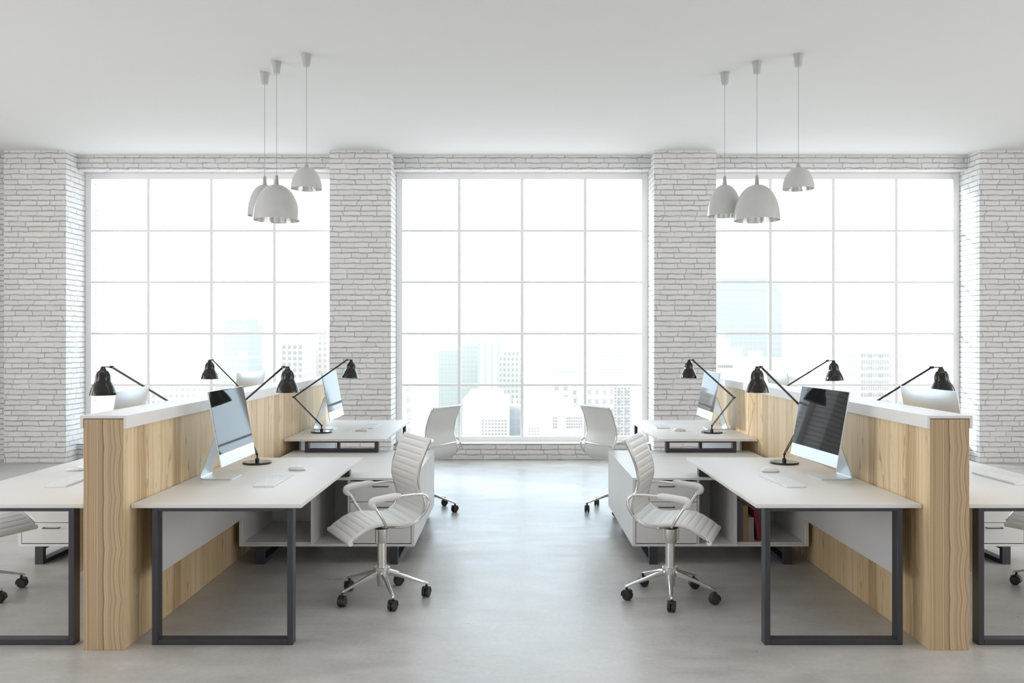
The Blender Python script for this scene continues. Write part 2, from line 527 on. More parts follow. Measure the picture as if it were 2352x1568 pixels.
# frame and glass of the added rooflight
w = MB()
for xx in [FILL_ROOFLIGHT[0] + (FILL_ROOFLIGHT[1] - FILL_ROOFLIGHT[0]) * k / 8 for k in range(9)]:
    w.box(xx - 0.02, xx + 0.02, FILL_ROOFLIGHT[2], FILL_ROOFLIGHT[3], CEIL + 0.14, CEIL + 0.20)
w.box(FILL_ROOFLIGHT[0], FILL_ROOFLIGHT[1], FILL_ROOFLIGHT[2], FILL_ROOFLIGHT[2] + 0.03, CEIL + 0.14, CEIL + 0.20)
w.box(FILL_ROOFLIGHT[0], FILL_ROOFLIGHT[1], FILL_ROOFLIGHT[3] - 0.03, FILL_ROOFLIGHT[3], CEIL + 0.14, CEIL + 0.20)
rl = struct(w.build('window_4', M['frame']), 'long rooflight added for overhead fill above the near desks', 'window')
w = MB(); w.grid([[(FILL_ROOFLIGHT[0], FILL_ROOFLIGHT[2], CEIL + 0.17), (FILL_ROOFLIGHT[1], FILL_ROOFLIGHT[2], CEIL + 0.17)], [(FILL_ROOFLIGHT[0], FILL_ROOFLIGHT[3], CEIL + 0.17), (FILL_ROOFLIGHT[1], FILL_ROOFLIGHT[3], CEIL + 0.17)]], smooth=False)
w.build('glass_pane', M['glass'], rl)
window(1, *BAYS[0], 'tall white gridded window on the left')
window(2, *BAYS[1], 'tall white gridded window at the end of the aisle')
window(3, *BAYS[2], 'tall white gridded window on the right')

# ------------------------------------------------------------------ wooden partitions
def partition(x0, x1, y0, y1, label):
    cx = (x0 + x1) / 2
    t = thing('desk_partition', label, 'partition', (cx, y0, 0), 0, 'wooden partitions between the desk rows')
    w = (x1 - x0) / 2
    L = y1 - y0
    p = MB(); p.box(-w, w, 0, L, 0, 1.197, 0.0015)
    p.bm.faces.ensure_lookup_table()
    p.bm.normal_update()
    for fc in p.bm.faces:
        if abs(fc.normal.y) > 0.9: fc.material_index = 1
    p.build('wood_panel', [M['wood'], M['wood_end']], t)
    c = MB()
    prof = [(-w - .015, 1.150), (-w - .015, 1.216), (w + .015, 1.216), (w + .015, 1.150), (w + .001, 1.150), (w + .001, 1.2015), (-w - .001, 1.2015), (-w - .001, 1.150)]
    A = [c.bm.verts.new((x, -0.004, z)) for x, z in prof]
    B = [c.bm.verts.new((x, L + 0.004, z)) for x, z in prof]
    n = len(prof)
    for k in range(n): c.bm.faces.new((A[k], A[(k + 1) % n], B[(k + 1) % n], B[k]))
    for V in (A, B):
        for q in ((0, 1, 6, 7), (1, 2, 5, 6), (2, 3, 4, 5)): c.bm.faces.new([V[i] for i in q])
    c.build('white_cap', M['table'], t)
    return t
partition(-2.222, -2.013, 4.333, 9.05, 'wood-grain partition with white cap, between the two left desk rows')
partition(2.166, 2.371, 4.333, 9.05, 'wood-grain partition with white cap, between the two right desk rows')

# ------------------------------------------------------------------ desks
TOP = 0.743
def desk(x0, x1, y0, y1, psign, pin, front_tall, label, group='white desks with dark frames'):
    """psign: -1 when the partition is on the -X side, +1 on the +X side; pin: how far the legs stand in from the partition edge"""
    cx = (x0 + x1) / 2
    t = thing('office_desk', label, 'desk', (cx, y0, 0), 0, group)
    w = (x1 - x0) / 2; L = y1 - y0
    p = MB(); p.box(-w, w, 0, L, TOP - 0.021, TOP, 0.0025, seg=2)
    p.build('tabletop', M['table'], t)
    ain = 0.045
    def loop(name, xa, xb, ya, yb, za, zb, bw, top=0.017):
        q = MB()
        q.box(xa, xa + bw, ya, yb, za, zb, 0.0015)
        q.box(xb - bw, xb, ya, yb, za, zb, 0.0015)
        q.box(xa + bw, xb - bw, ya, yb, za, za + bw, 0.0015)
        q.box(xa + bw, xb - bw, ya, yb, zb - top, zb, 0.0015)
        return q.build(name, M['steel'], t)
    zt = TOP - 0.021
    if psign < 0: xa, xb, sa, sb = -w + pin, w - ain, -w + 0.185, w - 0.066
    else: xa, xb, sa, sb = -w + ain, w - pin, -w + 0.066, w - 0.185
    if front_tall:
        loop('leg_frame', xa, xb, 0.0, 0.062, 0, zt, 0.03)
        loop('short_leg_frame', sa, sb, L - 0.13, L - 0.07, 0.622, zt, 0.033, 0.012)
    else:
        loop('short_leg_frame', sa, sb, 0.0, 0.06, 0.622, zt, 0.033, 0.012)
        loop('leg_frame', xa, xb, L - 0.062, L, 0, zt, 0.03)
    # rails under the top tie the two frames together
    for xr in (sa + 0.06, sb - 0.10):
        q = MB(); q.box(xr, xr + 0.04, 0.062, L - 0.064, zt - 0.012, zt - 0.0005)
        q.build('rail', M['steel'], t)
    mx0 = -w + 0.085 if psign < 0 else w - 0.103
    ya, yb = (0.09, 1.575) if front_tall else (0.20, L - 0.07)
    q = MB(); q.box(mx0, mx0 + 0.018, ya, yb, 0.346, zt - 0.0005, 0.001)
    q.build('modesty_panel', M['modesty'], t)
    return t
NY0, NY1, FY0, FY1 = 4.405, 6.177, 7.352, 9.124
LD = (-2.0075, -1.1104); RD = (1.287, 2.160); OLD = (-3.15, -2.262); ORD = (2.413, 3.30)
desk(*LD, NY0, NY1, -1, 0.11, True, 'white desk left of the aisle, nearest the camera')
desk(*LD, FY0, FY1, -1, 0.11, False, 'white desk left of the aisle, nearest the windows')
desk(*RD, NY0, NY1, 1, 0.10, True, 'white desk right of the aisle, nearest the camera')
desk(*RD, FY0, FY1, 1, 0.10, False, 'white desk right of the aisle, nearest the windows')
desk(*OLD, NY0, NY1, 1, 0.046, True, 'white desk cut off by the left edge, outside the left partition')
desk(*ORD, NY0, NY1, -1, 0.046, True, 'white desk cut off by the right edge, outside the right partition')
desk(*OLD, FY0, FY1, 1, 0.046, False, 'white desk hidden behind the left partition, near the window')
desk(*ORD, FY0, FY1, -1, 0.046, False, 'white desk hidden behind the right partition, near the window')

# ------------------------------------------------------------------ credenzas (two units back to back between the desks)
CY0, CYM, CY1 = 6.0, 6.759, 7.518
CZ0, CZ1 = 0.129, 0.622
def credenza(x0, x1, front, drawers_right, label):
    """front: -1 opens toward the camera, +1 opens toward the windows. Built facing -Y with origin at the middle of its front edge."""
    W = x1 - x0; D = 0.757; w = W / 2
    t = thing('credenza', label, 'cabinet', ((x0 + x1) / 2, CY0 if front < 0 else CY1, 0), 0 if front < 0 else math.pi, 'low white credenzas')
    s = 1 if drawers_right else -1
    if front > 0: s = -s
    c = MB(); th = 0.017; sd = 0.022
    c.box(-w, w, 0, D, CZ1 - th, CZ1, 0.0012)
    c.box(-w, w, 0, D, CZ0, CZ0 + th, 0.0012)
    c.box(-w, -w + sd, 0.0, D, CZ0 + th, CZ1 - th)
    c.box(w - sd, w, 0.0, D, CZ0 + th, CZ1 - th)
    c.box(-w + sd, w - sd, D - 0.016, D, CZ0 + th, CZ1 - th)
    # upright at the inner side of the drawers
    dx0, dx1 = w - sd - 0.441, w - sd           # drawer bay
    def X(a, b_): return (a, b_) if s > 0 else (-b_, -a)
    c.box(*X(dx0 - 0.018, dx0 - 0.001), 0.012, D - 0.016, CZ0 + th, CZ1 - th)
    c.build('carcass', M['cabinet'], t)
    cx0, cx1 = -w + sd, -w + sd + 0.512
    q = MB()
    q.box(*X(cx1 - 0.020, cx1), 0.0, D - 0.016, CZ0 + th, CZ1 - th, 0.001)
    q.box(*X(cx0, cx1 - 0.020), 0.012, D - 0.03, CZ0 + th + 0.0005, CZ0 + th + 0.010)
    q.box(*X(cx0, cx0 + 0.006), 0.004, D - 0.03, CZ0 + th + 0.010, CZ1 - th)
    q.build('open_shelf_box', M['cabinet'], t)
    gap = 0.004
    za, zb = CZ0 + th + 0.005, CZ1 - th - 0.008
    hh = (zb - za) / 3
    for k in range(3):
        z0 = za + k * hh + gap / 2; z1 = za + (k + 1) * hh - gap / 2
        q = MB(); q.box(*X(dx0 + 0.002, dx1 - 0.004), 0.001, 0.02, z0, z1, 0.0012)
        q.box(*X(dx0 + 0.012, dx1 - 0.014), 0.02, 0.6, z0 + 0.01, z1 - 0.03)
        d = q.build('drawer', M['cabinet'], t)
        cx = (dx0 + dx1) / 2 * s
        h = MB()
        zc = z1 - 0.033
        h.tube([(cx - 0.055, 0.0, zc), (cx - 0.055, -0.024, zc), (cx + 0.055, -0.024, zc), (cx + 0.055, 0.0, zc)], 0.0045, 6)
        h.build('drawer_handle', M['handle'], d)
    for xl in (-w + 0.12, w - 0.18):
        q = MB()
        q.box(xl, xl + 0.06, 0.0, 0.036, 0, CZ0 - 0.0005, 0.001)
        q.box(xl, xl + 0.06, D - 0.05, D - 0.014, 0, CZ0 - 0.0005, 0.001)
        q.box(xl, xl + 0.06, 0.036, D - 0.05, 0, 0.03)
        q.box(xl, xl + 0.06, 0.036, D - 0.05, CZ0 - 0.022, CZ0 - 0.0005)
        q.build('leg', M['steel'], t)
    return t
LC = (-1.959, -0.700); RC = (0.866, 2.130); OLC = (-3.545, -2.285); ORC = (2.44, 3.70)
credenza(*LC, -1, True, 'low white drawer cabinet left of the aisle, facing the camera')
credenza(*RC, -1, False, 'low white cabinet with books, right of the aisle, facing the camera')
credenza(*LC, 1, True, 'low white cabinet left of the aisle, facing the windows')
credenza(*RC, 1, False, 'low white cabinet right of the aisle, facing the windows')
credenza(*OLC, -1, False, 'low white drawer cabinet under the desk at the left edge')
credenza(*ORC, -1, True, 'low white drawer cabinet under the desk at the right edge')
credenza(*OLC, 1, False, 'low white cabinet hidden behind the left partition')
credenza(*ORC, 1, True, 'low white cabinet hidden behind the right partition')

# books in the open shelf of the right cabinet
def book(name, x, w, d, h, mat, label, lean=0.0):
    t = thing(name, label, 'book', (x, 6.05, CZ0 + 0.017 + 0.0105), 0, 'books in the right cabinet')
    c = MB()
    c.box(-w / 2, w / 2, 0, 0.003, 0, h, 0.001)
    c.box(-w / 2, -w / 2 + 0.003, 0.003, d, 0, h)
    c.box(w / 2 - 0.003, w / 2, 0.003, d, 0, h)
    c.build('cover', mat, t)
    p = MB(); p.box(-w / 2 + 0.0032, w / 2 - 0.0032, 0.0035, d - 0.006, 0.003, h - 0.004)
    p.build('pages', M['page'], t)
    if lean:
        t.rotation_euler = (0, lean, 0); t.location.z += w / 2 * math.sin(abs(lean)) + 0.0005
    return t
bx = 1.623
book('book', bx + 0.022, 0.042, 0.21, 0.285, M['book_blue'], 'tall slate-blue book at the left end of the cabinet shelf')
book('book', bx + 0.065, 0.040, 0.20, 0.255, M['book_tan'], 'tan book between the slate-blue and the grey book')
book('book', bx + 0.108, 0.042, 0.18, 0.170, M['book_grey'], 'short grey book between the tan and the dark red book')
book('book', bx + 0.175, 0.036, 0.20, 0.225, M['book_red'], 'dark red book leaning over the short grey book', -0.14)

# ------------------------------------------------------------------ computers
def make_monitor(label):
    t = thing('desktop_computer', label, 'computer', (0, 0, 0), 0, 'all-in-one computers on the desks')
    zb, zt_, xb, xt = 0.110, 0.560, 0.100, 0.020
    W = 0.65
    ux = Vector((xt - xb, 0, zt_ - zb)); H = ux.length; ux.normalize()
    nf = Vector((ux.z, 0, -ux.x))              # screen normal (towards the user, slightly up)
    if nf.x < 0: nf = -nf
    O = Vector((xb, 0, zb))
    def P(u, v, d): return O + Vector((0, 1, 0)) * (u * W) + ux * (v * H) + nf * d
    # housing: thin rim, back swelling towards the middle
    h = MB()
    N = 14
    rows = []
    for j in range(N + 1):
        v = j / N
        rows.append([P(i / N - 0.5, v, -0.006 - 0.022 * (max(0, 1 - (2 * i / N - 1) ** 2) ** 0.8) * (max(0, 1 - (2 * v - 1) ** 4) ** 0.8)) for i in range(N + 1)])
    bk = h.grid(rows)
    c = [[h.bm.verts.new(P(u, v, 0.0)) for u in (-0.5, 0.5)] for v in (0.0, 1.0)]
    h.bm.faces.new((c[0][0], c[0][1], c[1][1], c[1][0]))
    h.bm.faces.new([c[0][0], c[0][1]] + [bk[0][i] for i in range(N, -1, -1)])
    h.bm.faces.new([c[1][1], c[1][0]] + [bk[N][i] for i in range(0, N + 1)])
    h.bm.faces.new([c[1][0], c[0][0]] + [bk[j][0] for j in range(0, N + 1)])
    h.bm.faces.new([c[0][1], c[1][1]] + [bk[j][N] for j in range(N, -1, -1)])
    hs = h.build('housing', M['alu'], t)
    s_ = MB()
    m0 = 0.006
    a = [P(-0.5 + m0, 0.165, 0.0012), P(0.5 - m0, 0.165, 0.0012), P(0.5 - m0, 1 - m0, 0.0012), P(-0.5 + m0, 1 - m0, 0.0012)]
    b_ = [p - nf * 0.001 for p in a]
    A = [s_.bm.verts.new(p) for p in a]; B = [s_.bm.verts.new(p) for p in b_]
    s_.bm.faces.new(A); s_.bm.faces.new(B[::-1])
    for k in range(4): s_.bm.faces.new((A[k], B[k], B[(k + 1) % 4], A[(k + 1) % 4]))
    s_.build('screen', M['screen'], t)
    # one bent sheet: neck leaning forward to the panel, curling into the foot
    st = MB()
    path = catmull([(-0.005, 0, 0.315), (-0.045, 0, 0.205), (-0.085, 0, 0.095), (-0.110, 0, 0.030), (-0.108, 0, 0.010), (-0.085, 0, 0.0045), (-0.03, 0, 0.004), (0.04, 0, 0.004), (0.085, 0, 0.004)], 5)
    rows = []
    for i, p in enumerate(path):
        a = path[max(0, i - 1)]; c2 = path[min(len(path) - 1, i + 1)]
        tn = (c2 - a).normalized(); nn = Vector((-tn.z, 0, tn.x)) * 0.004
        hw = 0.098
        rows.append([p + nn + Vector((0, -hw, 0)), p + nn + Vector((0, hw, 0)), p - nn + Vector((0, hw, 0)), p - nn + Vector((0, -hw, 0))])
    V = st.grid(rows, closed_u=True)
    st.bm.faces.new(V[0]); st.bm.faces.new(V[-1])
    st.build('stand', M['alu'], t)
    return t
mon = make_monitor('large desktop computer on the near left desk, screen reflecting pale blue-grey')
mon.location = (-1.820, 5.275, TOP)
MZ = TOP
def pc(x, y, rz, label): return dup(mon, (x, y, MZ), rz, label)
pc(-1.818, 8.22, R(0), 'desktop computer on the far left desk, in front of the brick pillar')
pc(1.985, 5.262, math.pi + R(5), 'large desktop computer on the near right desk, dark screen reflecting brick')
pc(1.985, 8.22, math.pi, 'desktop computer on the far right desk, beside the brick pillar')
pc(-2.37, 5.28, math.pi + R(8), 'silver computer back above the near end of the left partition')
pc(-2.565, 8.30, math.pi - R(7), 'silver computer back above the far end of the left partition')
pc(2.615, 5.30, R(3), 'silver computer back above the near end of the right partition')
pc(2.575, 8.20, R(0), 'pale computer back above the far end of the right partition')

# keyboards and mice
def make_keyboard(label):
    t = thing('keyboard', label, 'keyboard', (0, 0, 0), 0, 'keyboards on the desks')
    L, W = 0.44, 0.125
    b_ = MB(); b_.box(-W / 2, W / 2, -L / 2, L / 2, 0, 0.008, 0.003, seg=2)
    b_.build('keyboard_case', M['keybody'], t)
    for name, lo, hi in (('letter_keys', 0, 15), ('navigation_keys', 16, 18), ('number_pad', 19, 22)):
        k = MB()
        for r in range(6):
            x = -W / 2 + 0.0105 + r * 0.0208
            for c_ in range(lo, hi):
                y = -L / 2 + 0.0135 + c_ * 0.0196
                if r == 5 and 4 <= c_ <= 9:
                    if c_ == 4: k.box(x - 0.0085, x + 0.0085, y - 0.008, y + 0.0196 * 5 + 0.008, 0.008, 0.0105)
                    continue
                k.box(x - 0.0085, x + 0.0085, y - 0.0082, y + 0.0082, 0.008, 0.0105)
        k.build(name, M['key'], t)
    return t
kb = make_keyboard('white keyboard lying on the near left desk')
kb.location = (-1.463, 5.14, TOP)
dup(kb, (-1.42, 8.42, TOP), R(0), 'white keyboard lying on the far left desk')
dup(kb, (1.655, 5.12, TOP), math.pi + R(4), 'white keyboard lying on the near right desk')
dup(kb, (1.485, 8.44, TOP), math.pi, 'white keyboard lying on the far right desk')
dup(kb, (-2.70, 5.13, TOP), math.pi + R(4), 'white keyboard on the desk at the left edge')
dup(kb, (3.06, 5.22, TOP), R(2), 'white keyboard on the desk at the right edge')

def make_mouse(label):
    t = thing('computer_mouse', label, 'mouse', (0, 0, 0), 0, 'white mice on the desks')
    s_ = MB()
    rows = []
    N, K = 14, 20
    for j in range(N + 1):
        a = math.pi / 2 * j / N
        rr, zz = math.cos(a) ** 0.72, math.sin(a)
        rows.append([(0.060 * rr * math.cos(2 * math.pi * k / K) , 0.031 * rr * math.copysign(abs(math.sin(2 * math.pi * k / K)) ** 0.8, math.sin(2 * math.pi * k / K)), 0.006 + 0.022 * zz * (1 + 0.12 * rr * math.cos(2 * math.pi * k / K))) for k in range(K)])
    s_.grid(rows, closed_u=True)
    s_.build('shell', M['mouse'], t)
    b_ = MB()
    b_.lathe([(0.0, 0.0), (0.9, 0.0), (1.0, 0.002), (1.0, 0.006), (0.0, 0.006)], seg=24, cap=False)
    for v in b_.bm.verts: v.co.x *= 0.056; v.co.y *= 0.028
    b_.build('base', M['keybody'], t)
    return t
ms = make_mouse('white mouse on the near left desk, beside the lamp base')
ms.location = (-1.433, 5.575, TOP)
dup(ms, (-1.44, 8.0, TOP), R(4), 'white mouse on the far left desk')
dup(ms, (1.70, 5.50, TOP), R(176), 'white mouse on the near right desk, beside the lamp base')
dup(ms, (1.604, 8.0, TOP), R(180), 'white mouse on the far right desk')
dup(ms, (-2.90, 5.55, TOP), R(180), 'white mouse half hidden behind the left partition post')
dup(ms, (2.985, 5.58, TOP), R(0), 'white mouse peeping out beside the right partition post')

# ------------------------------------------------------------------ desk lamps
def shade_mesh():
    s_ = MB()
    def fl(a, z):
        k = max(0.0, 1 - abs((z + 0.060) / 0.028) ** 2)
        return 1 + 0.075 * k * math.cos(8 * a)
    prof = [(0.0005, 0.0), (0.013, 0.0), (0.014, -0.004), (0.014, -0.012), (0.018, -0.014), (0.019, -0.022), (0.022, -0.026), (0.031, -0.031), (0.037, -0.042),
            (0.041, -0.055), (0.0435, -0.068), (0.045, -0.082), (0.047, -0.094), (0.052, -0.105), (0.059, -0.118), (0.066, -0.133), (0.072, -0.150), (0.076, -0.166), (0.078, -0.176), (0.0785, -0.180)]
    s_.lathe(prof, seg=48, mod=fl, cap=False)
    inn = [(0.0770, -0.180), (0.074, -0.168), (0.070, -0.150), (0.057, -0.118), (0.043, -0.090), (0.036, -0.05), (0.020, -0.034), (0.0005, -0.034)]
    s_.lathe(inn, seg=48, mi=1, cap=False)
    s_.lathe([(0.0785, -0.180), (0.0770, -0.180)], seg=48, cap=False)
    # dark vent slots between the flutes
    for k in range(8):
        a = math.pi / 8 + k * math.pi / 4
        rv = lambda r: (r * math.cos(a), r * math.sin(a))
        s_.tube([rv(0.0372) + (-0.046,), rv(0.0405) + (-0.060,), rv(0.0428) + (-0.076,)], [0.0015, 0.003, 0.0015], 6, mi=2)
    return s_
def rods(name, t, A, B, sep, r, mat):
    """two parallel thin rods from A to B (points in the lamp's own space)"""
    A, B = Vector(A), Vector(B)
    d = (B - A).normalized()
    side = d.cross(Vector((0, 0, 1))).normalized()
    q = MB()
    for k in (-1, 1):
        q.tube([A + side * sep * k, B + side * sep * k], r, 8)
    return q.build(name, M[mat], t)
_shade = None
def lamp(base, elbow, shoulder, head, label, tilt=0.0, tdir=0.0):
    global _shade
    bx_, by_ = base
    t = thing('desk_lamp', label, 'lamp', (bx_, by_, TOP), 0, 'black articulated desk lamps')
    o0 = Vector((bx_, by_, TOP))
    E, S, Hd = (Vector(p) - o0 for p in (elbow, shoulder, head))
    q = MB(); q.lathe([(0.001, 0.0), (0.098, 0.0), (0.100, 0.003), (0.100, 0.011), (0.098, 0.014), (0.001, 0.0145)], seg=48, cap=False)
    q.build('base', M['lamp'], t)
    q = MB(); q.lathe([(0.001, 0.014), (0.0145, 0.014), (0.0145, 0.036), (0.006, 0.037), (0.0055, 0.066), (0.001, 0.067)], seg=20, cap=False)
    q.lathe([(0.001, -0.009), (0.009, -0.009), (0.009, 0.009), (0.001, 0.009)], c=(0, 0, 0.066), seg=16, axis='Y', cap=False)
    q.build('post', M['lamp'], t)
    J = Vector((0, 0, 0.066))
    rods('lower_arm', t, J, E, 0.0070, 0.0036, 'lamp')
    rods('upper_arm', t, E, S, 0.0075, 0.0042, 'lamp')
    q = MB()
    for c in (E, S):
        d = (S - E); d.z = 0; d = d.normalized().cross(Vector((0, 0, 1)))
        q.tube([c - d * 0.012, c + d * 0.012], 0.009, 12)
    q.build('joint', M['lamp'], t)
    q = MB(); q.tube([S, Hd + Vector((0, 0, -0.004))], 0.0038, 8)
    q.build('head_bracket', M['lamp'], t)
    if _shade is None:
        sh = shade_mesh().build('lamp_shade', [M['lamp'], M['lamp_in'], M['black']], t, auto=False)
        bl = MB(); bl.lathe([(0.0005, -0.15), (0.012, -0.147), (0.024, -0.132), (0.028, -0.115), (0.022, -0.092), (0.014, -0.075), (0.013, -0.036)], seg=20, cap=False)
        bl.build('bulb', M['bulb'], sh)
        _shade = sh
    else:
        sh = _shade.copy(); COL.objects.link(sh); sh.parent = t
        b2 = kids(_shade)[0].copy(); COL.objects.link(b2); b2.parent = sh
    sh.location = Hd
    sh.rotation_euler = (0, tilt, tdir)
    return t
def at(px, py, d): return ((px - 1176) * d / F, d, EYE - (py - 784) * d / F)
lamp((-1.792, 5.88), at(537, 941, 5.98), at(651, 842.5, 5.80), at(660.7, 841, 5.78), 'black lamp on the near left desk, head right of its computer')
lamp((-1.792, 7.87), at(675, 911.5, 7.56), at(796.7, 826.4, 8.15), at(807, 825.4, 8.18), 'black lamp on the far left desk, head before the brick pillar', 0.06)
lamp((1.915, 5.88), at(1853, 946, 5.98), at(1748, 842.5, 5.80), at(1739.5, 841, 5.78), 'black lamp on the near right desk, head left of its computer')
lamp((1.876, 7.85), at(1686, 912.7, 7.56), at(1591, 826.4, 8.15), at(1582.6, 825.4, 8.18), 'black lamp on the far right desk, head before the brick pillar', 0.03)
lamp((-2.50, 5.66), at(391, 924, 5.95), at(256.4, 842.5, 5.30), at(236.7, 841, 5.24), 'leftmost black lamp, its arm passing over the silver computer back')
lamp((-2.62, 7.86), at(573, 913, 7.95), at(488, 826, 7.75), at(481.6, 825.4, 7.73), 'black lamp head above the far part of the left partition')
lamp((2.70, 7.70), at(1792, 896, 7.90), at(1901, 828, 7.42), at(1914.3, 827, 7.40), 'black lamp head above the far part of the right partition', -0.05)
lamp((2.64, 5.68), at(2002, 928, 5.90), at(2140, 843.5, 5.45), at(2160.8, 842, 5.42), 'rightmost black lamp, its head just above the silver computer back', -0.07)

# ------------------------------------------------------------------ office chairs
def make_chair(label):
    """faces +X (local), origin on the floor under the column"""
    t = thing('office_chair', label, 'chair', (0, 0, 0), 0, 'white ribbed office chairs')
    prof = [(.272, .418), (.245, .438), (.205, .464), (.155, .489), (.095, .502), (.03, .500), (-.04, .492), (-.10, .493), (-.150, .511), (-.182, .545), (-.190, .595),
            (-.178, .650), (-.160, .705), (-.152, .760), (-.162, .825), (-.186, .895), (-.214, .955), (-.238, 1.000)]
    fine = catmull([(x, 0, z) for x, z in prof], 14)
    # resample by arc length
    ln = [0.0]
    for a, b_ in zip(fine, fine[1:]): ln.append(ln[-1] + (b_ - a).length)
    Ltot = ln[-1]; step = 0.0051
    n = int(Ltot / step)
    pts = []
    j = 0
    for i in range(n + 1):
        s_ = Ltot * i / n
        while j < len(ln) - 2 and ln[j + 1] < s_: j += 1
        f_ = (s_ - ln[j]) / max(1e-9, ln[j + 1] - ln[j])
        pts.append((fine[j].lerp(fine[j + 1], f_), s_))
    hw = 0.226
    us = [-1, -.985, -.95, -.9, -.86, -.82, -.75, -.6, -.4, -.2, 0, .2, .4, .6, .75, .82, .86, .9, .95, .985, 1]
    def sling(i0, i1, name):
        top, bot = [], []
        for i in range(i0, i1 + 1):
            p, s_ = pts[i]
            a = pts[max(0, i - 1)][0]; c = pts[min(n, i + 1)][0]
            tn = (c - a).normalized(); nn = Vector((tn.z, 0, -tn.x))     # towards the sitter
            if nn.z < 0 and abs(tn.z) < 0.7: nn = -nn
            if abs(tn.z) >= 0.7 and nn.x < 0: nn = -nn
            ph = ((s_ - 0.03) / 0.0415) % 1.0
            dg = min(ph, 1 - ph) * 0.0415
            gro = math.exp(-(dg / 0.0042) ** 2)
            ro, ru = [], []
            for u in us:
                fade = 1.0 if abs(u) < 0.84 else max(0.0, 1 - (abs(u) - 0.84) / 0.05)
                dep = 0.0055 * gro * fade
                edge = 0.008 * max(0, (abs(u) - 0.9) / 0.1) ** 2
                ro.append(p + Vector((0, u * hw, 0)) + nn * (0.010 - dep - edge))
                ru.append(p + Vector((0, u * hw, 0)) - nn * (0.006 - edge * 0.4))
            top.append(ro); bot.append(ru)
        q = MB()
        rows = [list(a) + list(reversed(b_)) for a, b_ in zip(top, bot)]
        V = q.grid(rows, closed_u=True)
        q.bm.faces.new(V[0]); q.bm.faces.new(V[-1])
        return q.build(name, M['leather'], t, auto=False)
    isp = min(range(n + 1), key=lambda i: abs(pts[i][0].z - 0.545) + (1 if pts[i][0].x > -0.15 else 0))
    sling(0, isp, 'seat')
    sling(isp, n, 'backrest')
    # rolled front edge and top bar
    q = MB(); q.tube([(.270, -hw, .413), (.270, hw, .413)], 0.015, 12); q.build('front_roll', M['leather'], t)
    q = MB(); q.tube([(-.243, -hw - .012, .992), (-.243, hw + .012, .992)], 0.0085, 10)
    q.build('back_bar', M['chrome'], t)
    q = MB(); q.tube([(-.206, -hw - .028, .642), (-.214, -hw * .5, .644), (-.214, hw * .5, .644), (-.206, hw + .028, .642)], 0.0065, 8)
    q.build('cross_bar', M['chrome'], t)
    for sg in (-1, 1):
        q = MB()
        q.tube([p + Vector((0, sg * (hw + .004), 0)) for p, s_ in pts[6::5]], 0.0075, 8)
        q.build('side_rail', M['chrome'], t)
        yy = sg * (hw + 0.030)
        yi = sg * (hw + 0.006)
        loop = catmull([(.035, yi * .55, .472), (.055, yi, .496), (.085, yy, .545), (.122, yy, .605), (.150, yy, .640), (.135, yy, .658), (.07, yy, .668), (-.02, yy, .674), (-.13, yy, .677),
                        (-.185, yy, .668), (-.208, yy, .635), (-.200, yy, .585), (-.170, yi, .530), (-.115, yi, .492), (-.04, yi * .9, .476), (.02, yi * .5, .471)], 6)
        q = MB(); q.tube(loop, 0.0088, 10)
        ar = q.build('armrest', M['chrome'], t)
        pad = catmull([(.128, yy, .612), (.152, yy, .638), (.140, yy, .659), (.08, yy, .668), (.02, yy, .674), (-.03, yy, .676)], 6)
        nP = len(pad)
        rr = [0.012 + 0.009 * min(1, min(i, (nP - 1 - i) * 1.4) / 5.0) for i in range(nP)]
        q = MB(); q.tube(pad, rr, 14)
        q.build('arm_pad', M['leather'], ar)
    q = MB(); q.lathe([(0.001, .432), (.045, .434), (.058, .446), (.064, .470), (.05, .484), (.001, .484)], seg=28, cap=False)
    q.build('seat_mount', M['black'], t)
    q = MB(); q.lathe([(.001, .436), (.041, .436), (.041, .350), (.0385, .347), (.001, .347)], seg=28, cap=False)
    q.tube([(0.045, .036, .436), (.045, .036, .352)], .006, 8)
    q.lathe([(.028, .350), (.028, .190)], seg=28, cap=False)
    q.build('column', M['satin'], t)
    q = MB(); q.lathe([(.001, .196), (.046, .196), (.049, .193), (.049, .146), (.044, .138), (.030, .134), (.028, .078), (.025, .074), (.001, .074)], seg=28, cap=False)
    q.build('base_hub', M['satin'], t)
    ca = None
    for k in range(5):
        a = 2 * math.pi * k / 5
        dx, dy = math.cos(a), math.sin(a)
        q = MB()
        rows = []
        side = Vector((-dy, dx, 0))
        for s_, zt_, hwid, th in ((.040, .172, .017, .030), (.10, .156, .015, .024), (.18, .127, .0125, .018), (.25, .102, .0105, .014), (.285, .090, .0095, .012), (.292, .084, .006, .008)):
            c = Vector((dx * s_, dy * s_, 0))
            rows.append([c - side * hwid + Vector((0, 0, zt_ - th * .35)), c - side * hwid * .55 + Vector((0, 0, zt_)), c + side * hwid * .55 + Vector((0, 0, zt_)), c + side * hwid + Vector((0, 0, zt_ - th * .35)),
                         c + side * hwid * .8 + Vector((0, 0, zt_ - th)), c - side * hwid * .8 + Vector((0, 0, zt_ - th))])
        V = q.grid(rows, closed_u=True)
        q.bm.faces.new(V[0]); q.bm.faces.new(V[-1])
        lg = q.build('base_leg', M['chrome'], t)
